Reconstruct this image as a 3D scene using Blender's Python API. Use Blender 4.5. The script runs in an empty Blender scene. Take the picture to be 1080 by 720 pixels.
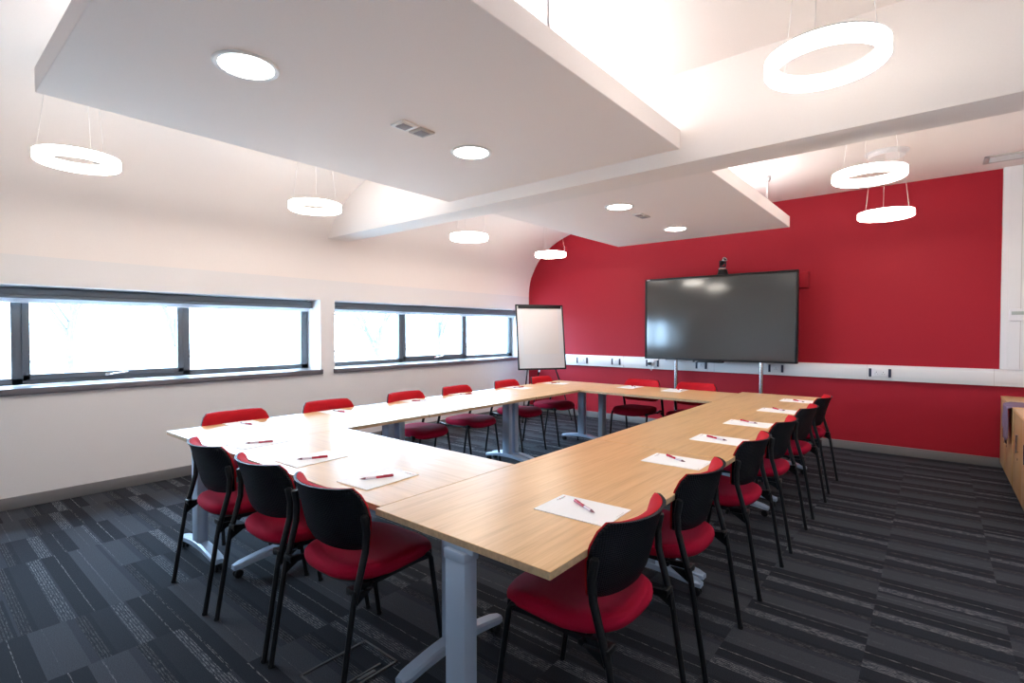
import bpy, bmesh, math, random
from mathutils import Vector, Matrix
S = bpy.context.scene
COL = S.collection
PI = math.pi

# ------------------------------------------------------------------ camera
cam_d = bpy.data.cameras.new('camera'); cam = bpy.data.objects.new('camera', cam_d); COL.objects.link(cam)
cam_d.sensor_width = 36.0; cam_d.lens = 36.0 * 541.018 / 1080.0
cam_d.clip_start = 0.05; cam_d.clip_end = 300
cam.location = (0, 0, 1.4)
cam.rotation_euler = (math.radians(90 - 1.183), 0, math.radians(39.52))
S.camera = cam

# ------------------------------------------------------------------ world, light levels, exposure
SKY_COL = (0.52, 0.74, 1.0); SKY_STRENGTH = 17.0
RING_COL = (1.0, 0.915, 0.81); RING_STRENGTH = 16.0
SPOT_COL = (1.0, 0.95, 0.88); SPOT_STRENGTH = 22.0
UP_COL = (0.86, 0.92, 1.0); UP_STRENGTH = 15.0
W = bpy.data.worlds.new('overcast_sky'); S.world = W; W.use_nodes = True
bg = W.node_tree.nodes['Background']; bg.inputs[0].default_value = (*SKY_COL, 1); bg.inputs[1].default_value = SKY_STRENGTH
S.view_settings.view_transform = 'Standard'
try: S.view_settings.look = 'None'
except Exception: pass
S.view_settings.exposure = 0.90; S.view_settings.gamma = 1.0
S.view_settings.use_curve_mapping = False
S.cycles.max_bounces = 10; S.cycles.diffuse_bounces = 7; S.cycles.glossy_bounces = 4
S.cycles.transparent_max_bounces = 12; S.cycles.caustics_reflective = True; S.cycles.caustics_refractive = False
S.cycles.sample_clamp_indirect = 8.0

# window light portals (they add no light of their own, they only guide sampling of the sky)
for (y0, y1) in ((-0.48, 3.22), (3.406, 7.10)):
    ld = bpy.data.lights.new('sky_portal', 'AREA'); ld.shape = 'RECTANGLE'
    ld.size = 0.8; ld.size_y = y1 - y0
    ld.cycles.is_portal = True
    lo = bpy.data.objects.new('sky_portal', ld); COL.objects.link(lo)
    lo.location = (-5.98, (y0 + y1) / 2, 1.36); lo.rotation_euler = (0, -PI / 2, 0)

# ------------------------------------------------------------------ helpers
def tag(o, label=None, cat=None, group=None, kind=None):
    if label: o['label'] = label
    if cat: o['category'] = cat
    if group: o['group'] = group
    if kind: o['kind'] = kind
    return o

def empty(name, loc=(0, 0, 0), rz=0, parent=None):
    o = bpy.data.objects.new(name, None); COL.objects.link(o); o.location = loc; o.rotation_euler = (0, 0, rz)
    o.empty_display_size = 0.1
    if parent: o.parent = parent
    return o

def sharpen(bm, ang=35):
    a = math.radians(ang)
    for f in bm.faces: f.smooth = True
    for e in bm.edges:
        if len(e.link_faces) == 2:
            try: e.smooth = e.calc_face_angle() < a
            except ValueError: e.smooth = True
        else: e.smooth = True

def obj(name, bm, mat, parent=None, loc=(0, 0, 0), rz=0, ang=35):
    bmesh.ops.recalc_face_normals(bm, faces=bm.faces[:])
    sharpen(bm, ang)
    me = bpy.data.meshes.new(name); bm.to_mesh(me); bm.free()
    for m in (mat if isinstance(mat, (list, tuple)) else [mat]): me.materials.append(m)
    o = bpy.data.objects.new(name, me); COL.objects.link(o); o.location = loc; o.rotation_euler = (0, 0, rz)
    if parent: o.parent = parent
    return o

def B(): return bmesh.new()

def box(bm, x0, x1, y0, y1, z0, z1, bev=0.0, seg=2, mi=0, M=None):
    t = bmesh.new()
    r = bmesh.ops.create_cube(t, size=1.0)
    for v in r['verts']:
        v.co = Vector(((x0 + x1) / 2 + v.co.x * (x1 - x0), (y0 + y1) / 2 + v.co.y * (y1 - y0), (z0 + z1) / 2 + v.co.z * (z1 - z0)))
    if bev > 0:
        bmesh.ops.bevel(t, geom=t.edges[:], offset=bev, segments=seg, affect='EDGES', profile=0.5)
    merge(bm, t, mi, M)

def merge(bm, t, mi=0, M=None):
    vm = {}
    for v in t.verts: vm[v] = bm.verts.new(M @ v.co if M else v.co)
    for f in t.faces:
        try:
            g = bm.faces.new([vm[v] for v in f.verts]); g.material_index = mi
        except ValueError: pass
    t.free()

def tube(bm, pts, r, seg=10, ry=None, up=None, mi=0, caps=True):
    pts = [Vector(p) for p in pts]; n = len(pts)
    rs = r if isinstance(r, (list, tuple)) else [r] * n
    rys = ry if isinstance(ry, (list, tuple)) else ([ry] * n if ry else rs)
    rings = []; prev = None
    for i, p in enumerate(pts):
        d = (pts[min(i + 1, n - 1)] - pts[max(i - 1, 0)]).normalized()
        if prev is None:
            ref = Vector(up) if up else (Vector((0, 0, 1)) if abs(d.z) < 0.9 else Vector((1, 0, 0)))
        else: ref = prev
        a = (ref - d * ref.dot(d)).normalized(); prev = a
        b = d.cross(a)
        rings.append([bm.verts.new(p + a * math.cos(2 * PI * k / seg) * rs[i] + b * math.sin(2 * PI * k / seg) * rys[i]) for k in range(seg)])
    for i in range(n - 1):
        for k in range(seg):
            f = bm.faces.new((rings[i][k], rings[i][(k + 1) % seg], rings[i + 1][(k + 1) % seg], rings[i + 1][k])); f.material_index = mi
    if caps:
        bm.faces.new(rings[0][::-1]).material_index = mi; bm.faces.new(rings[-1]).material_index = mi

def lathe(bm, prof, seg=32, c=(0, 0, 0), mi=0, closed=False, M=None):
    rings = []
    for (r, z) in prof:
        if r < 1e-6:
            p = Vector((c[0], c[1], c[2] + z)); rings.append([bm.verts.new(M @ p if M else p)])
        else:
            ring = []
            for k in range(seg):
                p = Vector((c[0] + r * math.cos(2 * PI * k / seg), c[1] + r * math.sin(2 * PI * k / seg), c[2] + z))
                ring.append(bm.verts.new(M @ p if M else p))
            rings.append(ring)
    pairs = list(zip(rings[:-1], rings[1:])) + ([(rings[-1], rings[0])] if closed else [])
    for a, b in pairs:
        for k in range(seg):
            k2 = (k + 1) % seg
            if len(a) == 1 and len(b) == 1: continue
            if len(a) == 1: f = bm.faces.new((a[0], b[k2], b[k]))
            elif len(b) == 1: f = bm.faces.new((a[k], a[k2], b[0]))
            else: f = bm.faces.new((a[k], a[k2], b[k2], b[k]))
            f.material_index = mi

def prism(bm, poly, axis, a, b, mi=0):
    """extrude a 2-D polygon along an axis between a and b"""
    def P(p, t):
        if axis == 'x': return (t, p[0], p[1])
        if axis == 'y': return (p[0], t, p[1])
        return (p[0], p[1], t)
    v0 = [bm.verts.new(P(p, a)) for p in poly]; v1 = [bm.verts.new(P(p, b)) for p in poly]
    n = len(poly)
    for i in range(n):
        bm.faces.new((v0[i], v0[(i + 1) % n], v1[(i + 1) % n], v1[i])).material_index = mi
    bm.faces.new(v0[::-1]).material_index = mi; bm.faces.new(v1).material_index = mi

def copy_tree(o, parent=None):
    c = o.copy(); COL.objects.link(c)
    if parent: c.parent = parent
    for ch in list(o.children): copy_tree(ch, c)
    return c

# ------------------------------------------------------------------ materials
class NT:
    def __init__(s, name):
        s.m = bpy.data.materials.new(name); s.m.use_nodes = True
        s.t = s.m.node_tree; s.n = s.t.nodes; s.l = s.t.links
        s.b = s.n['Principled BSDF']
    def new(s, typ, **kw):
        x = s.n.new(typ)
        for k, v in kw.items(): setattr(x, k, v)
        return x
    def link(s, a, b): s.l.new(a, b)
    def val(s, sock, v):
        if hasattr(v, 'links') or isinstance(v, bpy.types.NodeSocket): s.l.new(v, sock)
        else: sock.default_value = v
    def math(s, op, a, b=None, c=None):
        x = s.new('ShaderNodeMath', operation=op); s.val(x.inputs[0], a)
        if b is not None: s.val(x.inputs[1], b)
        if c is not None: s.val(x.inputs[2], c)
        return x.outputs[0]
    def coords(s, scale=None, kind='Object'):
        tc = s.new('ShaderNodeTexCoord')
        if scale is None: return tc.outputs[kind]
        mp = s.new('ShaderNodeMapping'); s.link(tc.outputs[kind], mp.inputs[0]); mp.inputs['Scale'].default_value = scale
        return mp.outputs[0]
    def noise(s, vec, scale, detail=3, rough=0.5):
        x = s.new('ShaderNodeTexNoise'); s.link(vec, x.inputs['Vector']); x.inputs['Scale'].default_value = scale
        x.inputs['Detail'].default_value = detail; x.inputs['Roughness'].default_value = rough
        return x.outputs['Fac']
    def ramp(s, fac, stops, interp='LINEAR'):
        x = s.new('ShaderNodeValToRGB'); s.link(fac, x.inputs[0]); r = x.color_ramp; r.interpolation = interp
        while len(r.elements) > 1: r.elements.remove(r.elements[-1])
        r.elements[0].position = stops[0][0]; r.elements[0].color = (*stops[0][1], 1)
        for p, c in stops[1:]:
            e = r.elements.new(p); e.color = (*c, 1)
        return x.outputs[0]
    def bump(s, h, strength=0.2, dist=0.01):
        x = s.new('ShaderNodeBump'); s.link(h, x.inputs['Height']); x.inputs['Strength'].default_value = strength
        x.inputs['Distance'].default_value = dist; s.link(x.outputs[0], s.b.inputs['Normal'])

def plain(name, col, rough=0.5, metal=0.0, spec=0.5, nscale=0, nstr=0.05, var=0.0, coat=0.0):
    t = NT(name); b = t.b
    b.inputs['Base Color'].default_value = (*col, 1); b.inputs['Roughness'].default_value = rough
    b.inputs['Metallic'].default_value = metal; b.inputs['Specular IOR Level'].default_value = spec
    if coat: b.inputs['Coat Weight'].default_value = coat
    if nscale:
        f = t.noise(t.coords(), nscale, 4)
        if var:
            lo = tuple(c * (1 - var) for c in col); hi = tuple(min(1, c * (1 + var)) for c in col)
            t.link(t.ramp(f, [(0.3, lo), (0.7, hi)]), b.inputs['Base Color'])
        t.bump(f, nstr, 0.002)
    return t.m

def emit(name, col, strength):
    t = NT(name)
    t.b.inputs['Base Color'].default_value = (0.8, 0.8, 0.8, 1)
    t.b.inputs['Emission Color'].default_value = (*col, 1); t.b.inputs['Emission Strength'].default_value = strength
    return t.m

M_white = plain('white_wall_paint', (0.81, 0.79, 0.785), 0.75, nscale=120, nstr=0.03, var=0.01)
M_ceil = plain('ceiling_paint', (0.88, 0.82, 0.785), 0.8, nscale=120, nstr=0.03, var=0.01)
M_panel = plain('suspended_panel_paint', (0.91, 0.835, 0.80), 0.8, nscale=120, nstr=0.02, var=0.01)
M_red = plain('red_wall_paint', (0.365, 0.011, 0.024), 0.6, spec=0.25, nscale=150, nstr=0.04, var=0.03)
M_skirt = plain('grey_skirting_paint', (0.19, 0.185, 0.19), 0.45, nscale=60, nstr=0.02)
M_frame = plain('grey_window_aluminium', (0.12, 0.14, 0.16), 0.4, nscale=200, nstr=0.02)
M_sill = plain('grey_sill_board', (0.17, 0.155, 0.17), 0.28, nscale=80, nstr=0.02)
M_trunk = plain('white_plastic_trunking', (0.80, 0.80, 0.80), 0.35, nscale=40, nstr=0.01)
M_socket = plain('white_socket_plastic', (0.78, 0.78, 0.80), 0.3, nscale=40, nstr=0.01)
M_blackp = plain('black_plastic', (0.008, 0.009, 0.011), 0.45, spec=0.35, nscale=300, nstr=0.05)
M_navyp = plain('dark_blue_plastic', (0.02, 0.025, 0.06), 0.4, nscale=300, nstr=0.03)
M_tube = plain('black_powder_coated_steel', (0.006, 0.007, 0.009), 0.4, spec=0.3, nscale=400, nstr=0.06)
M_legm = plain('silver_steel_daylight_tint', (0.40, 0.50, 0.64), 0.38, 0.2, nscale=300, nstr=0.03)  # silver steel, blue cast of the window daylight tinted into its base colour
M_chrome = plain('brushed_steel', (0.62, 0.62, 0.64), 0.25, 1.0, nscale=150, nstr=0.02)
M_lampw = plain('white_lamp_body', (0.80, 0.80, 0.80), 0.4, nscale=60, nstr=0.01)
M_wire = plain('steel_wire', (0.75, 0.72, 0.70), 0.4, 0.2, nscale=100, nstr=0.01)
M_vent = plain('vent_plastic', (0.55, 0.52, 0.50), 0.5, nscale=60, nstr=0.01)
M_dark = plain('dark_gap', (0.03, 0.03, 0.035), 0.7, nscale=60, nstr=0.01)
M_paper = plain('white_paper', (0.95, 0.95, 0.95), 0.7, nscale=200, nstr=0.03)
M_flip = plain('flipchart_paper', (0.90, 0.885, 0.865), 0.75, nscale=30, nstr=0.03)
M_board = plain('whiteboard_steel', (0.90, 0.91, 0.92), 0.22, nscale=20, nstr=0.01)
M_ink = plain('grey_print', (0.35, 0.33, 0.36), 0.7, nscale=100, nstr=0.01)
M_inkr = plain('red_print', (0.55, 0.08, 0.12), 0.7, nscale=100, nstr=0.01)
M_penr = plain('red_pen_plastic', (0.45, 0.008, 0.03), 0.25, nscale=100, nstr=0.01)
M_penw = plain('clear_pen_grip', (0.75, 0.62, 0.68), 0.25, nscale=100, nstr=0.01)
M_pent = plain('dark_pen_tip', (0.12, 0.01, 0.025), 0.3, nscale=100, nstr=0.01)
def m_blind():
    t = NT('white_blind_fabric'); out = [n for n in t.n if n.type == 'OUTPUT_MATERIAL'][0]
    t.b.inputs['Base Color'].default_value = (0.82, 0.82, 0.86, 1); t.b.inputs['Roughness'].default_value = 0.85
    f = t.noise(t.coords(), 300, 3); t.bump(f, 0.05, 0.002)
    tl = t.new('ShaderNodeBsdfTranslucent'); tl.inputs[0].default_value = (0.8, 0.82, 0.86, 1)
    mx = t.new('ShaderNodeMixShader'); mx.inputs[0].default_value = 0.35; t.link(t.b.outputs[0], mx.inputs[1]); t.link(tl.outputs[0], mx.inputs[2]); t.link(mx.outputs[0], out.inputs[0])
    return t.m
M_blind = m_blind()
M_cass = plain('grey_blind_cassette', (0.15, 0.165, 0.185), 0.35, nscale=100, nstr=0.01)
M_ring = emit('ring_diffuser', RING_COL, RING_STRENGTH)
M_spot = emit('spot_diffuser', SPOT_COL, SPOT_STRENGTH)
M_up = emit('uplight_diffuser', UP_COL, UP_STRENGTH)
M_ground = plain('pale_garden_ground', (0.50, 0.50, 0.46), 0.9, nscale=2, nstr=0.2, var=0.1)
M_bark = plain('grey_bark', (0.09, 0.09, 0.10), 0.9, nscale=20, nstr=0.3, var=0.2)
M_post = plain('weathered_fence_wood', (0.14, 0.135, 0.13), 0.9, nscale=20, nstr=0.2, var=0.15)

def m_glass():
    t = NT('window_glass'); t.n.remove(t.b)
    out = [n for n in t.n if n.type == 'OUTPUT_MATERIAL'][0]
    tr = t.new('ShaderNodeBsdfTransparent'); tr.inputs[0].default_value = (0.93, 0.96, 0.97, 1)
    gl = t.new('ShaderNodeBsdfGlossy'); gl.inputs['Roughness'].default_value = 0.02
    lw = t.new('ShaderNodeLayerWeight'); lw.inputs[0].default_value = 0.5
    fr = t.new('ShaderNodeMath', operation='MULTIPLY_ADD')
    t.link(t.math('POWER', lw.outputs['Facing'], 5.0), fr.inputs[0]); fr.inputs[1].default_value = 0.9; fr.inputs[2].default_value = 0.03
    mx = t.new('ShaderNodeMixShader'); t.link(fr.outputs[0], mx.inputs[0]); t.link(tr.outputs[0], mx.inputs[1]); t.link(gl.outputs[0], mx.inputs[2])
    t.link(mx.outputs[0], out.inputs[0])
    return t.m
M_glass = m_glass()

def m_oak(name, along, base=1.0, rough=0.3):
    t = NT(name)
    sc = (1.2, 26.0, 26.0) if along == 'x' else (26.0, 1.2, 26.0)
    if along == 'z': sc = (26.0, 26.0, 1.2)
    v = t.coords(sc)
    f1 = t.noise(v, 1.6, 6, 0.62)
    w = t.coords((4, 160, 160) if along == 'x' else ((160, 4, 160) if along == 'y' else (160, 160, 4)))
    f2 = t.noise(w, 1.0, 2, 0.5)
    f = t.math('ADD', t.math('MULTIPLY', f1, 0.7), t.math('MULTIPLY', f2, 0.3))
    c = lambda r, g, b: (r * base, g * base, b * base)
    t.link(t.ramp(f, [(0.32, c(0.60, 0.35, 0.145)), (0.50, c(0.73, 0.45, 0.205)), (0.68, c(0.80, 0.52, 0.26))]), t.b.inputs['Base Color'])
    t.b.inputs['Roughness'].default_value = rough; t.b.inputs['Specular IOR Level'].default_value = 0.5
    t.bump(f2, 0.05, 0.001)
    return t.m
M_oakx = m_oak('oak_laminate_lengthways', 'x'); M_oaky = m_oak('oak_laminate_crossways', 'y')
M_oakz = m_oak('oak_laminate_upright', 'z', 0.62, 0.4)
M_edge = plain('oak_edge_band', (0.50, 0.34, 0.20), 0.5, nscale=80, nstr=0.05, var=0.15)

def m_fabric(name, col, rough=0.85):
    t = NT(name)
    v = t.coords(); f = t.noise(v, 900, 2)
    lo = tuple(c * 0.8 for c in col); hi = tuple(min(1, c * 1.2) for c in col)
    t.link(t.ramp(f, [(0.3, lo), (0.7, hi)]), t.b.inputs['Base Color'])
    t.b.inputs['Roughness'].default_value = rough; t.b.inputs['Sheen Weight'].default_value = 0.0; t.b.inputs['Specular IOR Level'].default_value = 0.12
    t.b.inputs['Sheen Tint'].default_value = (1, 0.5, 0.5, 1)
    t.bump(f, 0.25, 0.001)
    return t.m
M_redfab = m_fabric('crimson_seat_fabric', (0.36, 0.004, 0.030))
M_redback = m_fabric('red_back_fabric', (0.46, 0.010, 0.018))
M_purple = m_fabric('purple_cloth_fabric', (0.22, 0.15, 0.22))

def m_perf():
    t = NT('perforated_black_shell')
    v = t.coords((1, 1, 1)); sx = t.new('ShaderNodeSeparateXYZ'); t.link(v, sx.inputs[0])
    a = t.math('SINE', t.math('MULTIPLY', t.math('ADD', sx.outputs[0], sx.outputs[2]), 420))
    b = t.math('SINE', t.math('MULTIPLY', t.math('SUBTRACT', sx.outputs[0], sx.outputs[2]), 420))
    h = t.math('MULTIPLY', a, b)
    t.link(t.ramp(h, [(0.35, (0.004, 0.006, 0.011)), (0.6, (0.0008, 0.0008, 0.0015))]), t.b.inputs['Base Color'])
    t.b.inputs['Roughness'].default_value = 0.45; t.b.inputs['Specular IOR Level'].default_value = 0.15
    inv = t.math('MULTIPLY', h, -1.0); t.bump(inv, 0.6, 0.003)
    return t.m
M_shell = m_perf()

def m_screen():
    t = NT('dark_display_glass')
    t.b.inputs['Base Color'].default_value = (0.05, 0.05, 0.048, 1); t.b.inputs['Roughness'].default_value = 0.10
    t.b.inputs['Specular IOR Level'].default_value = 0.75
    f = t.noise(t.coords(), 500, 2); t.bump(f, 0.02, 0.0005)
    return t.m
M_screen = m_screen()

def m_carpet():
    t = NT('striped_grey_carpet_tiles')
    v = t.coords(); s = t.new('ShaderNodeSeparateXYZ'); t.link(v, s.inputs[0]); X, Y = s.outputs[0], s.outputs[1]
    col = t.math('FLOOR', t.math('DIVIDE', t.math('ADD', X, 0.22), 0.5))
    def wn(a, b):
        c = t.new('ShaderNodeCombineXYZ'); t.val(c.inputs[0], a); t.val(c.inputs[1], b); c.inputs[2].default_value = 3.7
        w = t.new('ShaderNodeTexWhiteNoise', noise_dimensions='3D'); t.link(c.outputs[0], w.inputs[0]); return w.outputs['Value']
    tile = t.math('FLOOR', t.math('DIVIDE', t.math('ADD', Y, 0.15), 0.5))
    blk = t.math('FLOOR', t.math('DIVIDE', t.math('ADD', tile, t.math('FLOOR', t.math('MULTIPLY', wn(col, 11.0), 3))), 2))
    colp = t.math('FLOOR', t.math('DIVIDE', t.math('ADD', col, t.math('FLOOR', t.math('MULTIPLY', wn(blk, 5.0), 2))), 1.0))
    ph = wn(colp, blk)
    vv = t.math('FRACT', t.math('ADD', t.math('DIVIDE', Y, 0.5), t.math('MULTIPLY', t.math('FLOOR', t.math('MULTIPLY', ph, 8)), 0.125)))
    D = (0.018, 0.021, 0.029); Md = (0.036, 0.043, 0.058); Dm = (0.024, 0.029, 0.039); Li = (0.056, 0.062, 0.077)
    base = t.ramp(vv, [(0.0, Md), (0.13, D), (0.38, Li), (0.66, Md), (0.72, D), (0.84, Dm)], 'CONSTANT')
    # light yarn: speckle band plus single thin threads running along x
    K = (0, 0, 0); Wt = (1, 1, 1)
    band = t.ramp(vv, [(0.0, (0.85,) * 3), (0.11, K), (0.245, Wt), (0.258, K), (0.47, (0.5,) * 3), (0.483, K), (0.72, (0.35,) * 3), (0.80, K)], 'CONSTANT')
    fine = t.math('GREATER_THAN', t.math('SINE', t.math('MULTIPLY', Y, 2 * PI / 0.011)), -0.2)
    sp = t.noise(t.coords((30, 520, 1)), 1.0, 2, 0.6)
    dash = t.math('GREATER_THAN', sp, 0.52)
    mask = t.math('MULTIPLY', t.math('MULTIPLY', band, fine), dash)
    mask = t.math('MULTIPLY', mask, t.math('ADD', 0.50, t.math('MULTIPLY', wn(col, blk), 0.50)))
    mix = t.new('ShaderNodeMix', data_type='RGBA'); t.link(mask, mix.inputs['Factor']); t.link(base, mix.inputs['A']); mix.inputs['B'].default_value = (0.38, 0.385, 0.40, 1)
    pile = t.noise(t.coords(), 260, 3, 0.7)
    mul = t.new('ShaderNodeMix', data_type='RGBA', blend_type='MULTIPLY'); mul.inputs['Factor'].default_value = 1.0
    t.link(mix.outputs['Result'], mul.inputs['A']); t.link(t.ramp(pile, [(0.3, (0.38,) * 3), (0.7, (1.22,) * 3)]), mul.inputs['B'])
    t.link(mul.outputs['Result'], t.b.inputs['Base Color'])
    t.b.inputs['Roughness'].default_value = 0.95; t.b.inputs['Specular IOR Level'].default_value = 0.2
    t.bump(pile, 0.5, 0.004)
    return t.m
M_carpet = m_carpet()

# ------------------------------------------------------------------ room shell
XL, XR, YB, YN, H = -5.576, 1.0, 7.231, -1.7, 3.05
def struct(name, bm, m, ang=35, label=None):
    o = obj(name, bm, m, ang=ang); o['kind'] = 'structure'
    if label: o['label'] = label
    return o
b = B(); box(b, XL - 0.4, XR + 0.2, YN - 0.2, YB + 0.2, -0.2, 0); struct('floor', b, M_carpet)

WINS = [(-0.48, 3.22), (3.406, 7.10)]; ZS, ZT = 0.944, 1.765
b = B()
box(b, XL - 0.42, XL, YN - 0.2, YB + 0.2, 0, ZS - 0.045)
box(b, XL - 0.42, XL, YN - 0.2, YB + 0.2, ZT, 2.02)
for y0, y1 in ((YN - 0.2, WINS[0][0]), (WINS[0][1], WINS[1][0]), (WINS[1][1], YB + 0.2)):
    box(b, XL - 0.42, XL, y0, y1, ZS - 0.045, ZT)
struct('wall_left', b, M_white)
# ceiling with a coved edge running down to the left wall
cove = [(-5.576, 2.0), (-5.574, 2.08), (-5.566, 2.16), (-5.55, 2.25), (-5.52, 2.34), (-5.475, 2.43), (-5.425, 2.52), (-5.36, 2.61), (-5.285, 2.69),
        (-5.19, 2.77), (-5.09, 2.84), (-4.97, 2.905), (-4.84, 2.96), (-4.70, 3.005), (-4.55, 3.035), (-4.40, 3.05), (XR + 0.2, H)]
poly = cove + [(XR + 0.2, H + 0.3), (XL - 0.42, H + 0.3), (XL - 0.42, 2.0)]
b = B(); prism(b, poly, 'y', YN - 0.2, YB + 0.2); struct('ceiling', b, M_ceil, ang=30)
b = B(); box(b, XL - 0.42, XR + 0.2, YB, YB + 0.2, 0, H + 0.2); struct('wall_back', b, M_red)
b = B(); box(b, XR, XR + 0.2, YN - 0.2, YB + 0.2, 0, H + 0.1); struct('wall_right', b, M_white)
b = B(); box(b, XL - 0.42, XR + 0.2, YN - 0.2, YN, 0, H + 0.1); struct('wall_front', b, M_white)
b = B(); box(b, XL - 0.2, XR + 0.05, 3.25, 3.535, 2.473, H + 0.1, 0.004); struct('trim_1', b, M_ceil, label='white dropped beam across the room below the ceiling')
# skirting
b = B(); box(b, XL - 0.01, XL + 0.015, YN, YB, 0, 0.095, 0.004); struct('baseboard_left', b, M_skirt)
b = B(); box(b, XL, XR, YB - 0.015, YB + 0.01, 0, 0.095, 0.004); struct('baseboard_back', b, M_skirt)
b = B(); box(b, XR - 0.015, XR + 0.01, YN, YB, 0, 0.095, 0.004); struct('baseboard_right', b, M_skirt)
b = B(); box(b, XL, XR, YN - 0.01, YN + 0.015, 0, 0.095, 0.004); struct('baseboard_front', b, M_skirt)
# white dado trunking along the red wall and a wide riser at its right end
b = B()
box(b, -5.0, XR, YB - 0.05, YB + 0.01, 0.836, 1.008, 0.006)
box(b, -5.0, XR, YB - 0.056, YB - 0.04, 0.866, 0.978, 0.003)
for x in (-3.7, -2.33, -0.6, 0.47): box(b, x - 0.0015, x + 0.0015, YB - 0.057, YB - 0.04, 0.834, 1.010, mi=1)
struct('trim_2', b, [M_trunk, M_vent], label='white socket trunking along the red wall')
b = B()
box(b, 0.512, 0.80, YB - 0.055, YB + 0.01, 1.008, H, 0.006)
box(b, 0.565, 0.745, YB - 0.062, YB - 0.04, 1.008, H - 0.005, 0.003)
box(b, 0.652, 0.656, YB - 0.0635, YB - 0.04, 1.02, H - 0.01, mi=1)
struct('trim_3', b, [M_trunk, M_vent], label='wide white vertical trunking at the right end of the red wall')

# ------------------------------------------------------------------ windows
def make_window(n, y0, y1, m1, m2):
    w = empty('window_%d' % n, (XL - 0.32, (y0 + y1) / 2, ZS)); w['kind'] = 'structure'
    cy = (y0 + y1) / 2; L = lambda y: y - cy
    Z = lambda z: z - ZS
    b = B(); fx0, fx1 = -0.035, 0.035
    box(b, fx0, fx1, L(y0), L(y1), Z(0.95), Z(1.005), 0.004)
    box(b, fx0, fx1, L(y0), L(y1), Z(1.715), Z(1.765), 0.004)
    box(b, fx0, fx1, L(y0), L(y0) + 0.06, Z(0.95), Z(1.765), 0.004)
    box(b, fx0, fx1, L(y1) - 0.085, L(y1), Z(0.95), Z(1.765), 0.004)
    for m in (m1, m2): box(b, fx0, fx1, L(m) - 0.035, L(m) + 0.035, Z(0.95), Z(1.765), 0.004)
    obj('window_frame', b, M_frame, w)
    b = B(); a0, a1 = L(m1) + 0.03, L(m2) - 0.03; g = 0.05
    box(b, 0.0, 0.05, a0, a1, Z(0.985), Z(1.035), 0.005); box(b, 0.0, 0.05, a0, a1, Z(1.69), Z(1.74), 0.005)
    box(b, 0.0, 0.05, a0, a0 + g, Z(0.985), Z(1.74), 0.005); box(b, 0.0, 0.05, a1 - g, a1, Z(0.985), Z(1.74), 0.005)
    sash = obj('window_sash', b, M_frame, w)
    b = B(); hy = (a0 + a1) / 2
    box(b, 0.05, 0.058, hy - 0.045, hy + 0.02, Z(0.992), Z(1.014), 0.003)
    tube(b, [(0.058, hy - 0.01, Z(1.002)), (0.085, hy - 0.01, Z(1.002)), (0.092, hy + 0.02, Z(1.009)), (0.092, hy + 0.12, Z(1.019))], [0.009, 0.009, 0.008, 0.007], 8)
    obj('window_handle', b, M_chrome, sash)
    for (p0, p1) in ((L(y0) + 0.05, L(m1) - 0.03), (a0 + 0.045, a1 - 0.045), (L(m2) + 0.03, L(y1) - 0.08)):
        b = B(); box(b, -0.004, 0.004, p0, p1, Z(0.995), Z(1.73)); obj('window_pane', b, M_glass, w)
    b = B(); box(b, -0.04, 0.355, L(y0) + 0.001, L(y1) - 0.001, -0.045, 0.003, 0.003)
    box(b, 0.315, 0.347, L(y0) - 0.02, L(y1) + 0.02, -0.05, 0.003, 0.005)
    obj('window_sill', b, M_sill, w)
    return w
make_window(1, *WINS[0], 0.665, 1.91)
make_window(2, *WINS[1], 4.625, 5.92)
def make_blind(y0, y1, label):
    t = empty('roller_blind', (XL - 0.20, (y0 + y1) / 2, 1.665)); h = (y1 - y0) / 2 - 0.012
    b = B(); box(b, -0.045, 0.045, -h, h, 0.024, 0.086, 0.012, 3); box(b, -0.03, 0.05, -h, h, 0.004, 0.028, 0.006); obj('cassette', b, M_cass, t)
    b = B(); box(b, -0.004, 0.002, -h + 0.02, h - 0.02, -0.026, 0.01); obj('blind_fabric', b, M_blind, t)
    b = B(); box(b, -0.008, 0.006, -h + 0.02, h - 0.02, -0.034, -0.022, 0.004); obj('bottom_bar', b, M_blind, t)
    b = B(); box(b, -0.03, 0.03, h - 0.002, h + 0.006, 0.0, 0.095, 0.003); obj('end_bracket', b, M_chrome, t)
    tag(t, label, 'blind', 'roller blinds above the windows')
make_blind(*WINS[0], 'grey roller blind cassette with white fabric rolled up over the nearer, left window')
make_blind(*WINS[1], 'grey roller blind cassette with white fabric rolled up over the window beside the flipchart')

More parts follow.
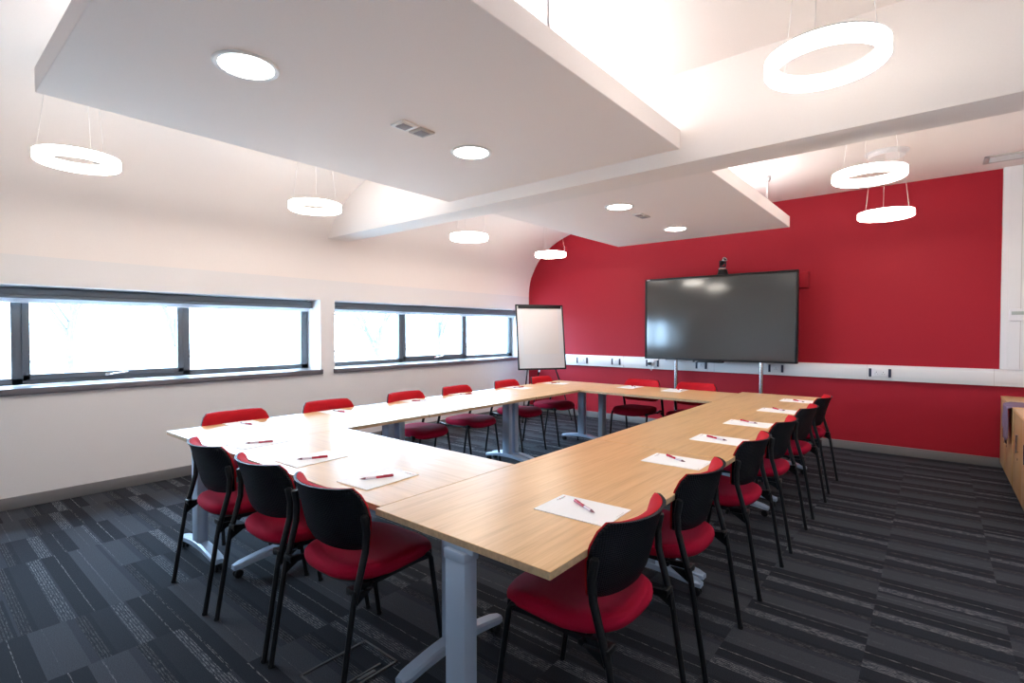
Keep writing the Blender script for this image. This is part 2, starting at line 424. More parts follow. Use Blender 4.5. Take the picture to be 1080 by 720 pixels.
# ------------------------------------------------------------------ suspended ceiling panels
def make_panel(y0, y1, rods, label):
    x0, x1, z0, z1 = -3.42, -1.28, 2.568, 2.69
    t = empty('ceiling_panel', ((x0 + x1) / 2, (y0 + y1) / 2, z0)); cx, cy = (x0 + x1) / 2, (y0 + y1) / 2
    b = B(); box(b, x0 - cx, x1 - cx, y0 - cy, y1 - cy, 0, z1 - z0, 0.003, 1); obj('panel_body', b, M_panel, t)
    for (rx, ry) in rods:
        b = B(); X, Y = rx - cx, ry - cy
        tube(b, [(X, Y, z1 - z0 - 0.01), (X, Y, H - z0 + 0.005)], 0.011, 12)
        lathe(b, [(0.035, H - z0 - 0.012), (0.035, H - z0 + 0.002)], 16, (X, Y, 0))
        lathe(b, [(0.0, H - z0 - 0.05), (0.022, H - z0 - 0.05), (0.035, H - z0 - 0.02), (0.035, H - z0 - 0.0)], 16, (X, Y, 0))
        obj('suspension_rod', b, M_chrome, t)
    for sx in (x0 + 0.42, x1 - 0.42):
        b = B(); box(b, sx - cx - 0.03, sx - cx + 0.03, y0 - cy + 0.4, y1 - cy - 0.4, z1 - z0, z1 - z0 + 0.035, 0.006)
        obj('uplight_strip', b, M_up, t)['label'] = 'white strip light lying on top of the panel'
    tag(t, label, 'ceiling panel', 'suspended ceiling panels')
    return t
make_panel(0.47, 3.248, [(-1.325, 1.85), (-1.325, 0.7), (-2.9, 0.9), (-2.9, 2.9)], 'large pale suspended ceiling panel in front of the beam, nearest the camera')
make_panel(3.537, 6.47, [(-1.405, 6.0), (-3.1, 6.1)], 'pale suspended ceiling panel behind the beam, reaching towards the red wall')

def downlight(x, y, label):
    t = empty('downlight', (x, y, 2.568))
    b = B(); lathe(b, [(0.135, 0.004), (0.135, -0.004), (0.128, -0.008), (0.112, -0.006), (0.108, 0.004)], 48); obj('trim_ring', b, M_lampw, t)
    b = B(); lathe(b, [(0.0, -0.003), (0.109, -0.003), (0.109, 0.004)], 48); obj('diffuser', b, M_spot, t)
    tag(t, label, 'ceiling light', 'recessed round downlights')
from_px = {}
downlight(-2.36, 1.02, 'round recessed downlight nearest the camera in the front ceiling panel')
downlight(-2.36, 2.44, 'round recessed downlight in the front panel close to the beam')
downlight(-2.31, 4.39, 'round recessed downlight just behind the beam in the rear panel')
downlight(-2.31, 5.74, 'round recessed downlight nearest the red wall in the rear panel')

def ceiling_sensor(x, y, s, label):
    t = empty('ceiling_sensor', (x, y, 2.568))
    for k in (0, 1):
        oy = (k - 0.5) * 0.13 * s
        b = B(); box(b, -0.055 * s, 0.055 * s, oy - 0.055 * s, oy + 0.055 * s, -0.010, 0.003, 0.004); p = obj('cover_plate', b, M_vent if k else M_lampw, t)
        b = B(); box(b, -0.035 * s, 0.035 * s, oy - 0.035 * s, oy + 0.035 * s, -0.014, -0.008, 0.003)
        for q in range(3): box(b, -0.03 * s, 0.03 * s, oy - 0.028 * s + q * 0.022 * s, oy - 0.02 * s + q * 0.022 * s, -0.0155, -0.013)
        obj('grille', b, M_ink, p)
    tag(t, label, 'sensor', 'twin white plates in the ceiling panels')
ceiling_sensor(-2.34, 1.94, 1.0, 'pair of small square white vent plates set in the front ceiling panel')
ceiling_sensor(-2.31, 4.86, 0.9, 'pair of small square plates in the rear ceiling panel between its two downlights')

# ------------------------------------------------------------------ ring pendant lamps
ZR = 2.455
def ring_lamp():
    t = empty('ring_pendant', (0, 0, ZR))
    b = B(); lathe(b, [(0.217, 0.046), (0.217, 0.0), (0.212, -0.005), (0.181, -0.005), (0.176, 0.0), (0.176, 0.046)], 64); obj('ring_diffuser', b, M_ring, t)
    b = B(); lathe(b, [(0.217, 0.046), (0.217, 0.052), (0.176, 0.052), (0.176, 0.046)], 64, closed=True); obj('ring_housing', b, M_lampw, t)
    top = H - ZR
    for k in range(3):
        a = 2 * PI * k / 3 + 0.5
        b = B(); tube(b, [(0.197 * math.cos(a), 0.197 * math.sin(a), 0.050), (0.135 * math.cos(a), 0.135 * math.sin(a), top - 0.03)], 0.0016, 6); obj('wire', b, M_wire, t)
    b = B(); lathe(b, [(0.0, top - 0.04), (0.138, top - 0.045), (0.145, top - 0.038), (0.145, top - 0.012), (0.152, top - 0.012), (0.152, top - 0.006), (0.172, top - 0.006), (0.172, top + 0.002)], 48); obj('ceiling_canopy', b, M_lampw, t)
    return t
ring0 = ring_lamp(); rused = False
for x, y, lab in [(-4.20, 0.775, 'glowing white ring pendant nearest the camera on the window side, at far left'),
                  (-4.18, 2.375, 'glowing ring pendant on the window side just in front of the beam end'),
                  (-4.16, 4.265, 'glowing ring pendant on the window side just behind the beam'),
                  (-4.21, 5.96, 'glowing ring pendant hanging in front of the curved left edge of the red wall'),
                  (-0.354, 2.393, 'largest-looking glowing ring pendant at top right, in front of the beam'),
                  (-0.37, 4.336, 'glowing ring pendant at right just behind the beam, upper of the close pair'),
                  (-0.37, 5.90, 'glowing ring pendant at right nearest the red wall, lower of the close pair')]:
    r = ring0 if not rused else copy_tree(ring0); rused = True
    r.location = (x, y, ZR); tag(r, lab, 'pendant lamp', 'glowing ring pendants')

# ceiling air vent
t = empty('air_vent', (0.50, 6.76, H))
b = B()
for (a0, a1, c0, c1) in ((-0.16, 0.30, -0.13, -0.10), (-0.16, 0.30, 0.10, 0.13), (-0.16, -0.12, -0.13, 0.13), (0.26, 0.30, -0.13, 0.13)): box(b, a0, a1, c0, c1, -0.012, 0.004, 0.003)
obj('vent_frame', b, M_vent, t)
b = B()
for k in range(9): box(b, -0.12, 0.26, -0.095 + k * 0.023, -0.089 + k * 0.023, -0.010, -0.002)
obj('vent_slats', b, M_lampw, t)
b = B(); box(b, -0.13, 0.27, -0.11, 0.11, -0.002, 0.003); obj('vent_backing', b, M_dark, t)
tag(t, 'rectangular white air vent in the ceiling above the right end of the red wall', 'vent')

# ------------------------------------------------------------------ tables
def t_leg(parent, px, py, along):
    """T leg: post, arched foot running along the depth direction, two castors"""
    ax = along == 'x'
    def P(u, w, z): return (px + (u if ax else w), py + (w if ax else u), z)
    b = B()
    hx, hy = (0.045, 0.030) if ax else (0.030, 0.045)
    box(b, px - hx, px + hx, py - hy, py + hy, 0.09, 0.665, 0.006)
    if ax: box(b, px - 0.07, px + 0.07, py - 0.018, py + 0.018, 0.685, 0.706, 0.004)
    else: box(b, px - 0.018, px + 0.018, py - 0.07, py + 0.07, 0.685, 0.706, 0.004)
    box(b, px - hx - 0.004, px + hx + 0.004, py - hy - 0.004, py + hy + 0.004, 0.655, 0.69, 0.006)
    leg = obj('leg', b, M_legm, parent)
    b = B(); n = 16; rings = []
    for i in range(n + 1):
        u = -0.29 + 0.58 * i / n; k = abs(u) / 0.29
        zt = 0.118 - 0.040 * k ** 1.6; th = 0.038 - 0.012 * k
        w = 0.034 - (0.012 if k > 0.97 else 0)
        rings.append([b.verts.new(P(u, a, z)) for a, z in ((-w, zt - th), (w, zt - th), (w, zt - 0.008), (w - 0.010, zt), (-w + 0.010, zt), (-w, zt - 0.008))])
    for i in range(n):
        for k in range(6): b.faces.new((rings[i][k], rings[i][(k + 1) % 6], rings[i + 1][(k + 1) % 6], rings[i + 1][k]))
    b.faces.new(rings[0][::-1]); b.faces.new(rings[-1])
    obj('foot', b, M_legm, leg)
    for s in (-1, 1):
        b = B(); c = P(s * 0.262, 0, 0.024)
        for off in (-0.012, 0.012):
            R = Matrix.Translation(Vector(c) + Vector((0 if not ax else 0, 0, 0))) @ Matrix.Rotation(PI / 2, 4, 'Y' if not ax else 'X')
            lathe(b, [(0.0, off - 0.008), (0.020, off - 0.008), (0.024, off - 0.004), (0.024, off + 0.004), (0.020, off + 0.008), (0.0, off + 0.008)], 16, M=R)
        tube(b, [(c[0], c[1], 0.024), (c[0], c[1], 0.062)], 0.010, 8)
        obj('castor', b, M_blackp, leg)

def make_table(x0, x1, y0, y1, legs, grain, label):
    cx, cy = (x0 + x1) / 2, (y0 + y1) / 2
    t = empty('meeting_table', (cx, cy, 0))
    b = B(); e = 0.0015
    box(b, x0 - cx + e, x1 - cx - e, y0 - cy + e, y1 - cy - e, 0.705, 0.73, 0.0015, 1)
    for f in b.faces:
        if abs(f.normal.z) < 0.5: f.material_index = 1
    b.normal_update()
    for f in b.faces: f.material_index = 0 if abs(f.normal.z) > 0.7 else 1
    top = obj('tabletop', b, [M_oakx if grain == 'x' else M_oaky, M_edge], t)
    for (lx, ly) in legs: t_leg(t, lx - cx, ly - cy, 'y' if grain == 'x' else 'x')
    horizontal = grain == 'x'
    b = B()
    if horizontal: box(b, legs[0][0] - cx, legs[1][0] - cx, -0.015, 0.015, 0.675, 0.706, 0.003)
    else: box(b, -0.015, 0.015, legs[0][1] - cy, legs[1][1] - cy, 0.675, 0.706, 0.003)
    obj('cross_rail', b, M_legm, t)
    tag(t, label, 'table', 'oak topped meeting tables forming a hollow rectangle')
    return t
XO, XI = -0.815, -1.625
make_table(XI, XO, 1.155, 2.77, [(-1.19, 1.18), (-1.22, 2.70)], 'y', 'oak meeting table whose corner is closest to the camera, first in the right run')
make_table(XI, XO, 2.77, 4.36, [(-1.24, 2.80), (-1.24, 4.19)], 'y', 'oak meeting table in the middle of the right-hand run')
make_table(XI, XO, 4.36, 5.94, [(-1.24, 4.45), (-1.24, 5.66)], 'y', 'oak meeting table at the far end of the right-hand run near the big screen')
make_table(-3.96, -3.125, 1.165, 2.74, [(-3.47, 1.195), (-3.47, 2.60)], 'y', 'oak meeting table at the near end of the window-side run, with the far left corner')
make_table(-3.95, -3.115, 2.74, 4.16, [(-3.47, 2.71), (-3.46, 4.12)], 'y', 'oak meeting table in the middle of the window-side run')
make_table(-3.94, -3.105, 4.16, 5.77, [(-3.46, 4.22), (-3.40, 5.50)], 'y', 'oak meeting table at the far end of the window-side run beside the flipchart')
make_table(-3.125, XI, 1.18, 1.99, [(-3.04, 1.50), (-1.555, 1.50)], 'x', 'oak meeting table crossing between both runs on the camera side, three chairs along it')
make_table(-3.105, XI, 4.965, 5.79, [(-3.04, 5.37), (-1.70, 5.37)], 'x', 'oak meeting table crossing between both runs in front of the screen')

# ------------------------------------------------------------------ chair
def make_chair():
    t = empty('meeting_chair')
    # seat cushion
    b = B(); N = 40; rings = []
    def outline(a, s, wy=1.0):
        c, q = math.cos(a), math.sin(a); p = 2 / 3.0
        x = 0.232 * s * math.copysign(abs(c) ** p, c); y = 0.240 * s * math.copysign(abs(q) ** p, q)
        x *= 1.0 + 0.03 * (y / 0.225)
        return x, y + 0.040
    def topz(x, y):
        yy = (y - 0.040) / 0.240
        return 0.494 - 0.010 * yy + 0.014 * (abs(x) / 0.23) ** 2 * (1 - max(0, yy)) - 0.012 * math.exp(-((yy + 0.35) / 0.5) ** 2) + 0.008 * math.exp(-((yy - 0.45) / 0.35) ** 2) - 0.022 * max(0, yy - 0.6) ** 1.2
    prof = [(0.0, None, 0), (0.25, None, 0), (0.5, None, 0), (0.72, None, -0.0), (0.88, None, -0.003), (0.95, None, -0.010), (0.99, None, -0.022), (1.0, None, -0.036), (0.985, None, -0.050), (0.94, None, -0.060), (0.80, None, -0.066)]
    for s, _, dz in prof:
        if s == 0: rings.append([b.verts.new((0, 0.040, topz(0, 0.040)))]); continue
        ring = []
        for k in range(N):
            x, y = outline(2 * PI * k / N, s); ring.append(b.verts.new((x, y, topz(x, y) + dz)))
        rings.append(ring)
    for r0, r1 in zip(rings[:-1], rings[1:]):
        for k in range(N):
            k2 = (k + 1) % N
            b.faces.new((r0[0], r1[k], r1[k2])) if len(r0) == 1 else b.faces.new((r0[k], r1[k], r1[k2], r0[k2]))
    b.faces.new(rings[-1])
    seat = obj('seat', b, M_redfab, t, ang=70)
    b = B(); tube_r = []
    for s, z in ((0.93, 0.452), (0.95, 0.440), (0.85, 0.428), (0.5, 0.424)):
        tube_r.append([b.verts.new((outline(2 * PI * k / N, s)[0], outline(2 * PI * k / N, s)[1], z - 0.004 * math.cos(2 * PI * k / N))) for k in range(N)])
    for r0, r1 in zip(tube_r[:-1], tube_r[1:]):
        for k in range(N): b.faces.new((r0[k], r1[k], r1[(k + 1) % N], r0[(k + 1) % N]))
    b.faces.new(tube_r[0][::-1]); b.faces.new(tube_r[-1])
    obj('seat_pan', b, M_blackp, t, ang=60)
    # curved back shell and pad
    def back_pt(u, v, off):
        zs = [0.550, 0.580, 0.63, 0.69, 0.74, 0.782, 0.808]; ws = [0.200, 0.216, 0.228, 0.238, 0.233, 0.216, 0.190]
        f = v * 6; i = min(5, int(f)); q = f - i
        z = zs[i] + (zs[i + 1] - zs[i]) * q; w = ws[i] + (ws[i + 1] - ws[i]) * q
        x = u * w
        y = -0.160 - 0.085 * v + 0.060 * (x / 0.22) ** 2 + 0.028 * abs(u) ** 4 * v ** 2 + off
        if i == 0: z += 0.015 * (abs(u) ** 4) * (1 - q)
        return (x, y, z - 0.004 * (1 - abs(u)) * (v > 0.99))
    def slab(o0, o1, vr, ur, edge):
        b = B(); nu, nv = 24, 18; F = []; K = []
        for j in range(nv + 1):
            v = vr[0] + (vr[1] - vr[0]) * j / nv
            F.append([b.verts.new(back_pt(ur * (-1 + 2 * i / nu), v, o0 - 0)) for i in range(nu + 1)])
            row = []
            for i in range(nu + 1):
                u = -1 + 2 * i / nu
                taper = 1 - edge * max(abs(u) ** 8, abs(2 * j / nv - 1) ** 8)
                row.append(b.verts.new(back_pt(ur * u, v, o0 + (o1 - o0) * taper)))
            K.append(row)
        for j in range(nv):
            for i in range(nu):
                b.faces.new((F[j][i], F[j][i + 1], F[j + 1][i + 1], F[j + 1][i])); b.faces.new((K[j][i], K[j + 1][i], K[j + 1][i + 1], K[j][i + 1]))
        for j in range(nv):
            b.faces.new((F[j][0], F[j + 1][0], K[j + 1][0], K[j][0])); b.faces.new((F[j][nu], K[j][nu], K[j + 1][nu], F[j + 1][nu]))
        for i in range(nu):
            b.faces.new((F[0][i], K[0][i], K[0][i + 1], F[0][i + 1])); b.faces.new((F[nv][i], F[nv][i + 1], K[nv][i + 1], K[nv][i]))
        return b
    obj('backrest_shell', slab(-0.010, 0.004, (0, 1), 1.0, 0.2), M_shell, t, ang=50)
    obj('back_pad', slab(0.0035, 0.040, (0.03, 1.0), 0.985, 0.75), M_redback, t, ang=80)
    # legs: the rear pair run on upwards to carry the backrest
    for s in (-1, 1):
        b = B()
        tube(b, [(s * 0.247, -0.270, 0.0), (s * 0.246, -0.205, 0.405), (s * 0.246, -0.198, 0.44)], 0.011, 12)
        tube(b, [(s * 0.246, -0.203, 0.405), (s * 0.247, -0.176, 0.50), (s * 0.248, -0.154, 0.58), (s * 0.249, -0.149, 0.65), (s * 0.249, -0.158, 0.706), (s * 0.249, -0.160, 0.714)],
             [0.013, 0.0145, 0.0155, 0.016, 0.0165, 0.014], 14, ry=[0.013, 0.0125, 0.0125, 0.0135, 0.0145, 0.012])
        lathe(b, [(0.0, -0.001), (0.013, 0.0), (0.0135, 0.008), (0.011, 0.014)], 10, (s * 0.247, -0.270, 0.0))
        obj('leg', b, M_tube, t)
        b = B()
        tube(b, [(s * 0.226, 0.262, 0.0), (s * 0.221, 0.195, 0.430), (s * 0.219, 0.185, 0.448), (s * 0.210, 0.170, 0.452)], 0.011, 12)
        lathe(b, [(0.0, -0.001), (0.013, 0.0), (0.0135, 0.008), (0.011, 0.014)], 10, (s * 0.226, 0.262, 0.0))
        obj('leg', b, M_tube, t)
    b = B()
    for s in (-1, 1):
        prism(b, [(-0.205, 0.425), (-0.205, 0.452), (-0.10, 0.440), (0.10, 0.446), (0.205, 0.458), (0.205, 0.425), (0.12, 0.430), (-0.10, 0.422)], 'x', s * 0.208 - 0.008, s * 0.208 + 0.008)
        box(b, min(s * 0.20, s * 0.256), max(s * 0.20, s * 0.256), -0.208, -0.186, 0.428, 0.452, 0.005)
        prism(b, [(-0.205, 0.43), (-0.215, 0.372), (-0.12, 0.428)], 'x', s * 0.238 - 0.005, s * 0.238 + 0.005)
    tube(b, [(-0.23, -0.10, 0.428), (0.23, -0.10, 0.428)], 0.010, 10); tube(b, [(-0.215, 0.17, 0.436), (0.215, 0.17, 0.436)], 0.010, 10)
    obj('seat_frame', b, M_tube, t)
    return t
chair0 = make_chair(); cused = False
def put_chair(x, y, rz, label, group):
    global cused
    c = chair0 if not cused else copy_tree(chair0); cused = True
    c.location = (x, y, 0); c.rotation_euler = (0, 0, math.radians(rz)); tag(c, label, 'chair', group); return c
G = 'red and black chairs along the camera-side table'
put_chair(-3.00, 1.245, -2, 'red chair with black perforated back at the camera-side table, leftmost of the three', G)
put_chair(-2.42, 1.255, 0, 'red chair with black back at the camera-side table, middle one of the three', G)
put_chair(-1.875, 1.262, 1, 'red chair with black back at the camera-side table, rightmost and fully in view', G)
G = 'red and black chairs along the right-hand tables'
for y, dx, rz, lab in [(1.585, 0.010, 91, 'closest red chair to the camera, black back seen from behind at the table corner'),
                       (2.275, 0.0, 91, 'red chair with black back, second from the camera in the right-hand row'),
                       (3.10, 0, 90, 'red chair with black back, third from the camera in the right-hand row'),
                       (3.84, 0, 90, 'red chair with black back, fourth from the camera in the right-hand row'),
                       (4.60, 0.005, 89, 'red chair with black back, fifth from the camera in the right-hand row'),
                       (5.37, -0.005, 90, 'red chair with black back, last in the right-hand row next to the red wall')]:
    put_chair(-0.955 + dx, y, rz, lab, G)
G = 'red and black chairs on the window side'
for x, y, rz, lab in [(-3.83, 1.61, -93, 'red chair on the window side, its back showing above the far left table corner'),
                      (-3.82, 2.36, -91, 'red chair on the window side, only a low red strip showing, second from the left'),
                      (-3.79, 3.17, -88, 'red chair on the window side, third from the left, seat seen under the table'),
                      (-3.79, 3.86, -86, 'red chair on the window side, fourth from the left'),
                      (-3.79, 4.68, -88, 'red chair on the window side, fifth from the left, partly behind a table leg'),
                      (-3.77, 5.36, -88, 'red chair on the window side, farthest one, below the flipchart')]:
    put_chair(x, y, rz, lab, G)
G = 'red and black chairs in front of the screen'
put_chair(-2.74, 5.66, 180, 'red chair facing the camera behind the far table, left of the screen stand pole', G)
put_chair(-2.09, 5.68, 180, 'red chair facing the camera behind the far table, between the two screen stand poles', G)

# ------------------------------------------------------------------ paper and pens
def make_paper():
    t = empty('paper_pad')
    b = B(); box(b, -0.105, 0.105, -0.1485, 0.1485, 0, 0.0025); obj('sheets', b, M_paper, t)
    b = B()
    for k, (x0, w) in enumerate(((0.030, 0.010), (0.044, 0.012), (0.060, 0.016), (0.079, 0.012))): box(b, x0, x0 + w, 0.128, 0.1315, 0.0024, 0.0028, mi=1 if k % 2 else 0)
    box(b, 0.040, 0.075, 0.1235, 0.125, 0.0024, 0.0028)
    obj('letterhead', b, [M_ink, M_inkr], t)['label'] = 'faint grey and red letterhead print'
    b = B(); box(b, -0.09, -0.075, -0.140, -0.1375, 0.0024, 0.0028); box(b, 0.0, 0.06, -0.140, -0.139, 0.0024, 0.0028); obj('footer_print', b, M_ink, t)
    return t
def make_pen():
    t = empty('ballpoint_pen')
    Rm = Matrix.Rotation(PI / 2, 4, 'Y')
    b = B(); lathe(b, [(0.0, 0.0), (0.0042, 0.0), (0.0052, 0.004), (0.0056, 0.07), (0.0054, 0.078)], 12, (0, 0, -0.075), M=Matrix.Translation((0, 0, 0.0062)) @ Rm); obj('barrel', b, M_penr, t)
    b = B(); lathe(b, [(0.0052, 0.078), (0.0056, 0.080), (0.0056, 0.122), (0.0050, 0.124)], 12, (0, 0, -0.075), M=Matrix.Translation((0, 0, 0.0062)) @ Rm); obj('grip', b, M_penw, t)['label'] = 'pale printed grip'
    b = B(); lathe(b, [(0.0052, 0.124), (0.0050, 0.13), (0.0016, 0.146), (0.0008, 0.150), (0.0, 0.150)], 12, (0, 0, -0.075), M=Matrix.Translation((0, 0, 0.0062)) @ Rm); obj('tip', b, M_pent, t)
    b = B(); box(b, -0.073, -0.030, -0.0018, 0.0018, 0.0115, 0.0135, 0.0006); box(b, -0.073, -0.067, -0.0018, 0.0018, 0.006, 0.0125); obj('clip', b, M_penr, t)
    return t
pap0, pen0 = make_paper(), make_pen(); pu = False
spots = [  # paper x, y, rotation; pen dx, dy, direction
    (-1.012, 1.640, 92, (0.0, 0.015), -28, 'nearest the camera, beside the table corner'),
    (-1.016, 2.560, 91, (-0.015, 0.025), -30, 'second from the camera on the right-hand tables'),
    (-1.016, 3.235, 90, (-0.015, 0.0), -22, 'third from the camera on the right-hand tables'),
    (-1.030, 3.930, 91, (-0.01, 0.045), -26, 'fourth from the camera on the right-hand tables'),
    (-1.000, 4.720, 89, (-0.01, 0.045), -38, 'fifth from the camera on the right-hand tables'),
    (-0.995, 5.500, 90, (0.01, -0.05), -42, 'last on the right-hand tables, nearest the red wall'),
    (-1.945, 1.405, 3, (0.005, -0.015), 243, 'rightmost on the camera-side table'),
    (-2.510, 1.400, 2, (0.015, -0.01), 243, 'in the middle of the camera-side table'),
    (-3.110, 1.395, 3, (0.02, -0.01), 240, 'leftmost on the camera-side table, on glaring wood'),
    (-3.800, 1.610, -92, (0.0, 0.0), 187, 'by the first window-side chair, almost lost in the glare'),
    (-3.790, 2.345, -90, (0.0, 0.0), 186, 'by the second window-side chair, at the glare'),
    (-3.790, 3.190, -88, (0.012, 0.01), 66, 'by the third window-side chair'),
    (-3.790, 3.830, -90, (0.0, 0.0), 250, 'by the fourth window-side chair'),
    (-3.780, 4.690, -88, (0.01, 0.0), 254, 'by the fifth window-side chair'),
    (-3.730, 5.400, -80, (0.0, 0.0), 78, 'at the far left table corner below the flipchart'),
    (-2.790, 5.600, 178, (0.02, 0.04), -45, 'before the far-side chair left of the stand pole'),
    (-2.250, 5.600, 182, (0.05, 0.02), -50, 'before the far-side chair between the stand poles')]
for i, (x, y, rz, (dx, dy), pr, lab) in enumerate(spots):
    p = pap0 if i == 0 else copy_tree(pap0); q = pen0 if i == 0 else copy_tree(pen0)
    p.location = (x, y, 0.7302); p.rotation_euler = (0, 0, math.radians(rz))
    q.location = (x + dx, y + dy, 0.7329); q.rotation_euler = (0, 0, math.radians(pr))
    tag(p, 'white A4 note paper ' + lab, 'paper', 'white note papers on the tables')
    tag(q, 'red pen on the paper ' + lab, 'pen', 'red pens on the note papers')

# ------------------------------------------------------------------ big display on its stand, camera on top
t = empty('display_screen', (-2.245, 7.0, 0)); cx = -2.245
b = B(); x0, x1, z0, z1 = -0.975, 0.975, 1.003, 2.135
bz = 0.028
box(b, x0, x1, -0.10, -0.03, z0, z0 + bz, 0.006); box(b, x0, x1, -0.10, -0.03, z1 - bz, z1, 0.006)
box(b, x0, x0 + bz, -0.10, -0.03, z0, z1, 0.006); box(b, x1 - bz, x1, -0.10, -0.03, z0, z1, 0.006)
box(b, x0 + 0.01, x1 - 0.01, -0.07, -0.01, z0 + 0.01, z1 - 0.01, 0.01)
obj('bezel', b, M_blackp, t)
b = B(); box(b, x0 + bz - 0.002, x1 - bz + 0.002, -0.092, -0.06, z0 + bz - 0.002, z1 - bz + 0.002); obj('screen', b, M_screen, t)
b = B(); box(b, x0 + 0.03, x0 + 0.075, -0.1015, -0.099, z1 - 0.020, z1 - 0.010); box(b, x0 + 0.015, x0 + 0.026, -0.1015, -0.099, z1 - 0.020, z1 - 0.010, mi=1)
obj('maker_mark', b, [M_lampw, M_redback], t)
b = B(); box(b, -0.27, 0.12, -0.135, -0.06, z0 - 0.022, z0 + 0.004, 0.006); tube(b, [(-0.05, -0.12, z0 + 0.010), (0.06, -0.12, z0 + 0.010)], 0.009, 10)
obj('pen_tray', b, M_blackp, t)
b = B(); box(b, -0.93, -0.77, -0.098, -0.05, z0 - 0.016, z0 + 0.001, 0.003); box(b, -0.74, -0.66, -0.098, -0.05, z0 - 0.016, z0 + 0.001, 0.003); obj('connector_strip', b, M_socket, t)
for px in (-0.575, 0.54):
    b = B(); tube(b, [(px, 0.06, 0.05), (px, 0.06, 1.7)], 0.025, 20); tube(b, [(px, 0.06, 0.02), (px, 0.06, 0.05)], 0.04, 20)
    obj('stand_pole', b, M_chrome, t)
    b = B(); box(b, px - 0.03, px + 0.03, -0.34, 0.15, 0.0, 0.035, 0.01); obj('stand_foot', b, M_blackp, t)
b = B(); box(b, -0.62, 0.58, 0.0, 0.05, 1.25, 1.31, 0.004); box(b, -0.62, 0.58, 0.0, 0.05, 1.75, 1.81, 0.004); box(b, -0.5, 0.5, -0.012, 0.04, 1.35, 1.75, 0.01)
obj('mount_frame', b, M_tube, t)
tag(t, 'large dark interactive screen on a steel pole stand in front of the red wall', 'screen')

t = empty('conference_camera', (-2.155, 6.945, 2.135))
b = B(); lathe(b, [(0.0, 0.0), (0.070, 0.0), (0.066, 0.012), (0.052, 0.062), (0.0, 0.066)], 32); obj('base', b, M_blackp, t)
b = B(); lathe(b, [(0.0, 0.060), (0.060, 0.062), (0.064, 0.072), (0.056, 0.084), (0.0, 0.086)], 32); obj('turntable', b, M_chrome, t)['label'] = 'silver turntable ring'
b = B(); lathe(b, [(0.0, 0.080), (0.034, 0.082), (0.028, 0.11), (0.0, 0.112)], 24)
for s in (-1, 1): box(b, s * 0.036 - 0.006, s * 0.036 + 0.006, -0.018, 0.018, 0.10, 0.185, 0.004)
box(b, -0.04, 0.04, -0.018, 0.018, 0.095, 0.112, 0.004)
obj('yoke', b, M_blackp, t)
b = B(); R = Matrix.Translation((0.0, 0.0, 0.170)) @ Matrix.Rotation(math.radians(52), 4, 'X')
R = Matrix.Translation((0.005, 0.0, 0.172)) @ Matrix.Rotation(math.radians(45), 4, 'Z') @ Matrix.Rotation(math.radians(62), 4, 'X')
lathe(b, [(0.0, -0.065), (0.026, -0.065), (0.030, -0.055), (0.030, 0.045), (0.026, 0.05), (0.0, 0.05)], 24, M=R)
obj('lens_head', b, M_blackp, t)
b = B(); lathe(b, [(0.030, 0.030), (0.0325, 0.030), (0.0325, 0.052), (0.024, 0.054), (0.018, 0.050), (0.0, 0.050)], 24, M=R); obj('lens_ring', b, M_chrome, t)['label'] = 'silver lens ring'
tag(t, 'small black and silver video camera standing on top of the large screen', 'camera')

t = empty('junction_box', (-1.262, YB, 2.03)); b = B(); box(b, -0.055, 0.055, -0.05, 0.005, -0.10, 0.10, 0.006); obj('box_body', b, M_red, t)
b = B(); box(b, -0.049, 0.049, -0.054, -0.048, -0.094, 0.094, 0.003); obj('box_lid', b, M_red, t)
tag(t, 'small wall box painted red beside the top right of the screen', 'wall box')

# ------------------------------------------------------------------ sockets on the trunking
def socket(x, w, label, usb=False):
    t = empty('wall_socket', (x, YB - 0.056, 0.922))
    b = B(); box(b, -w / 2, w / 2, -0.010, 0.002, -0.043, 0.043, 0.003)
    obj('face_plate', b, M_socket, t)
    b = B()
    n = 2 if w > 0.12 else 1
    for k in range(n):
        ox = (k - (n - 1) / 2) * w * 0.42
        box(b, ox - 0.003, ox + 0.003, -0.011, -0.009, 0.002, 0.012); 
        for s in (-1, 1): box(b, ox + s * 0.011 - 0.004, ox + s * 0.011 + 0.004, -0.011, -0.009, -0.014, -0.010)
    obj('pin_holes', b, M_dark, t)
    for k in range(n):
        ox = (k - (n - 1) / 2) * w * 0.25
        b = B(); box(b, ox - 0.006, ox + 0.006, -0.014, -0.009, 0.018, 0.034, 0.002); obj('switch', b, M_socket, t)
    for s in (-1, 1):
        b = B(); box(b, s * (w / 2 + 0.014) - 0.013, s * (w / 2 + 0.014) + 0.013, -0.011, 0.002, -0.048, 0.048, 0.003); obj('side_clip', b, M_navyp, t)
    tag(t, label, 'power socket', 'sockets in the white trunking')
socket(-4.435, 0.155, 'white wall socket with dark side clips just right of the flipchart')
socket(-3.822, 0.10, 'single wall socket with dark side clips midway between flipchart and screen')
socket(-3.225, 0.145, 'wall socket with a black plug under the left end of the screen')
socket(-2.505, 0.10, 'wall socket below the screen left of its pen tray')
socket(-1.56, 0.12, 'wall socket just right of the right-hand stand pole')
socket(-0.481, 0.155, 'double wall socket on the trunking at right, clear of the screen')
t = empty('power_plug', (-3.255, YB - 0.066, 0.918))
b = B(); box(b, -0.024, 0.024, -0.040, 0.0, -0.024, 0.020, 0.008, 3); obj('plug_body', b, M_blackp, t)
b = B(); tube(b, [(0, -0.02, -0.02), (0.0, -0.022, -0.06), (0.03, -0.02, -0.10), (0.05, -0.01, -0.06), (0.06, -0.01, 0.08)], 0.004, 8); obj('cable', b, M_socket, t)
tag(t, 'black plug with pale cable in the socket at the left end of the screen', 'plug')

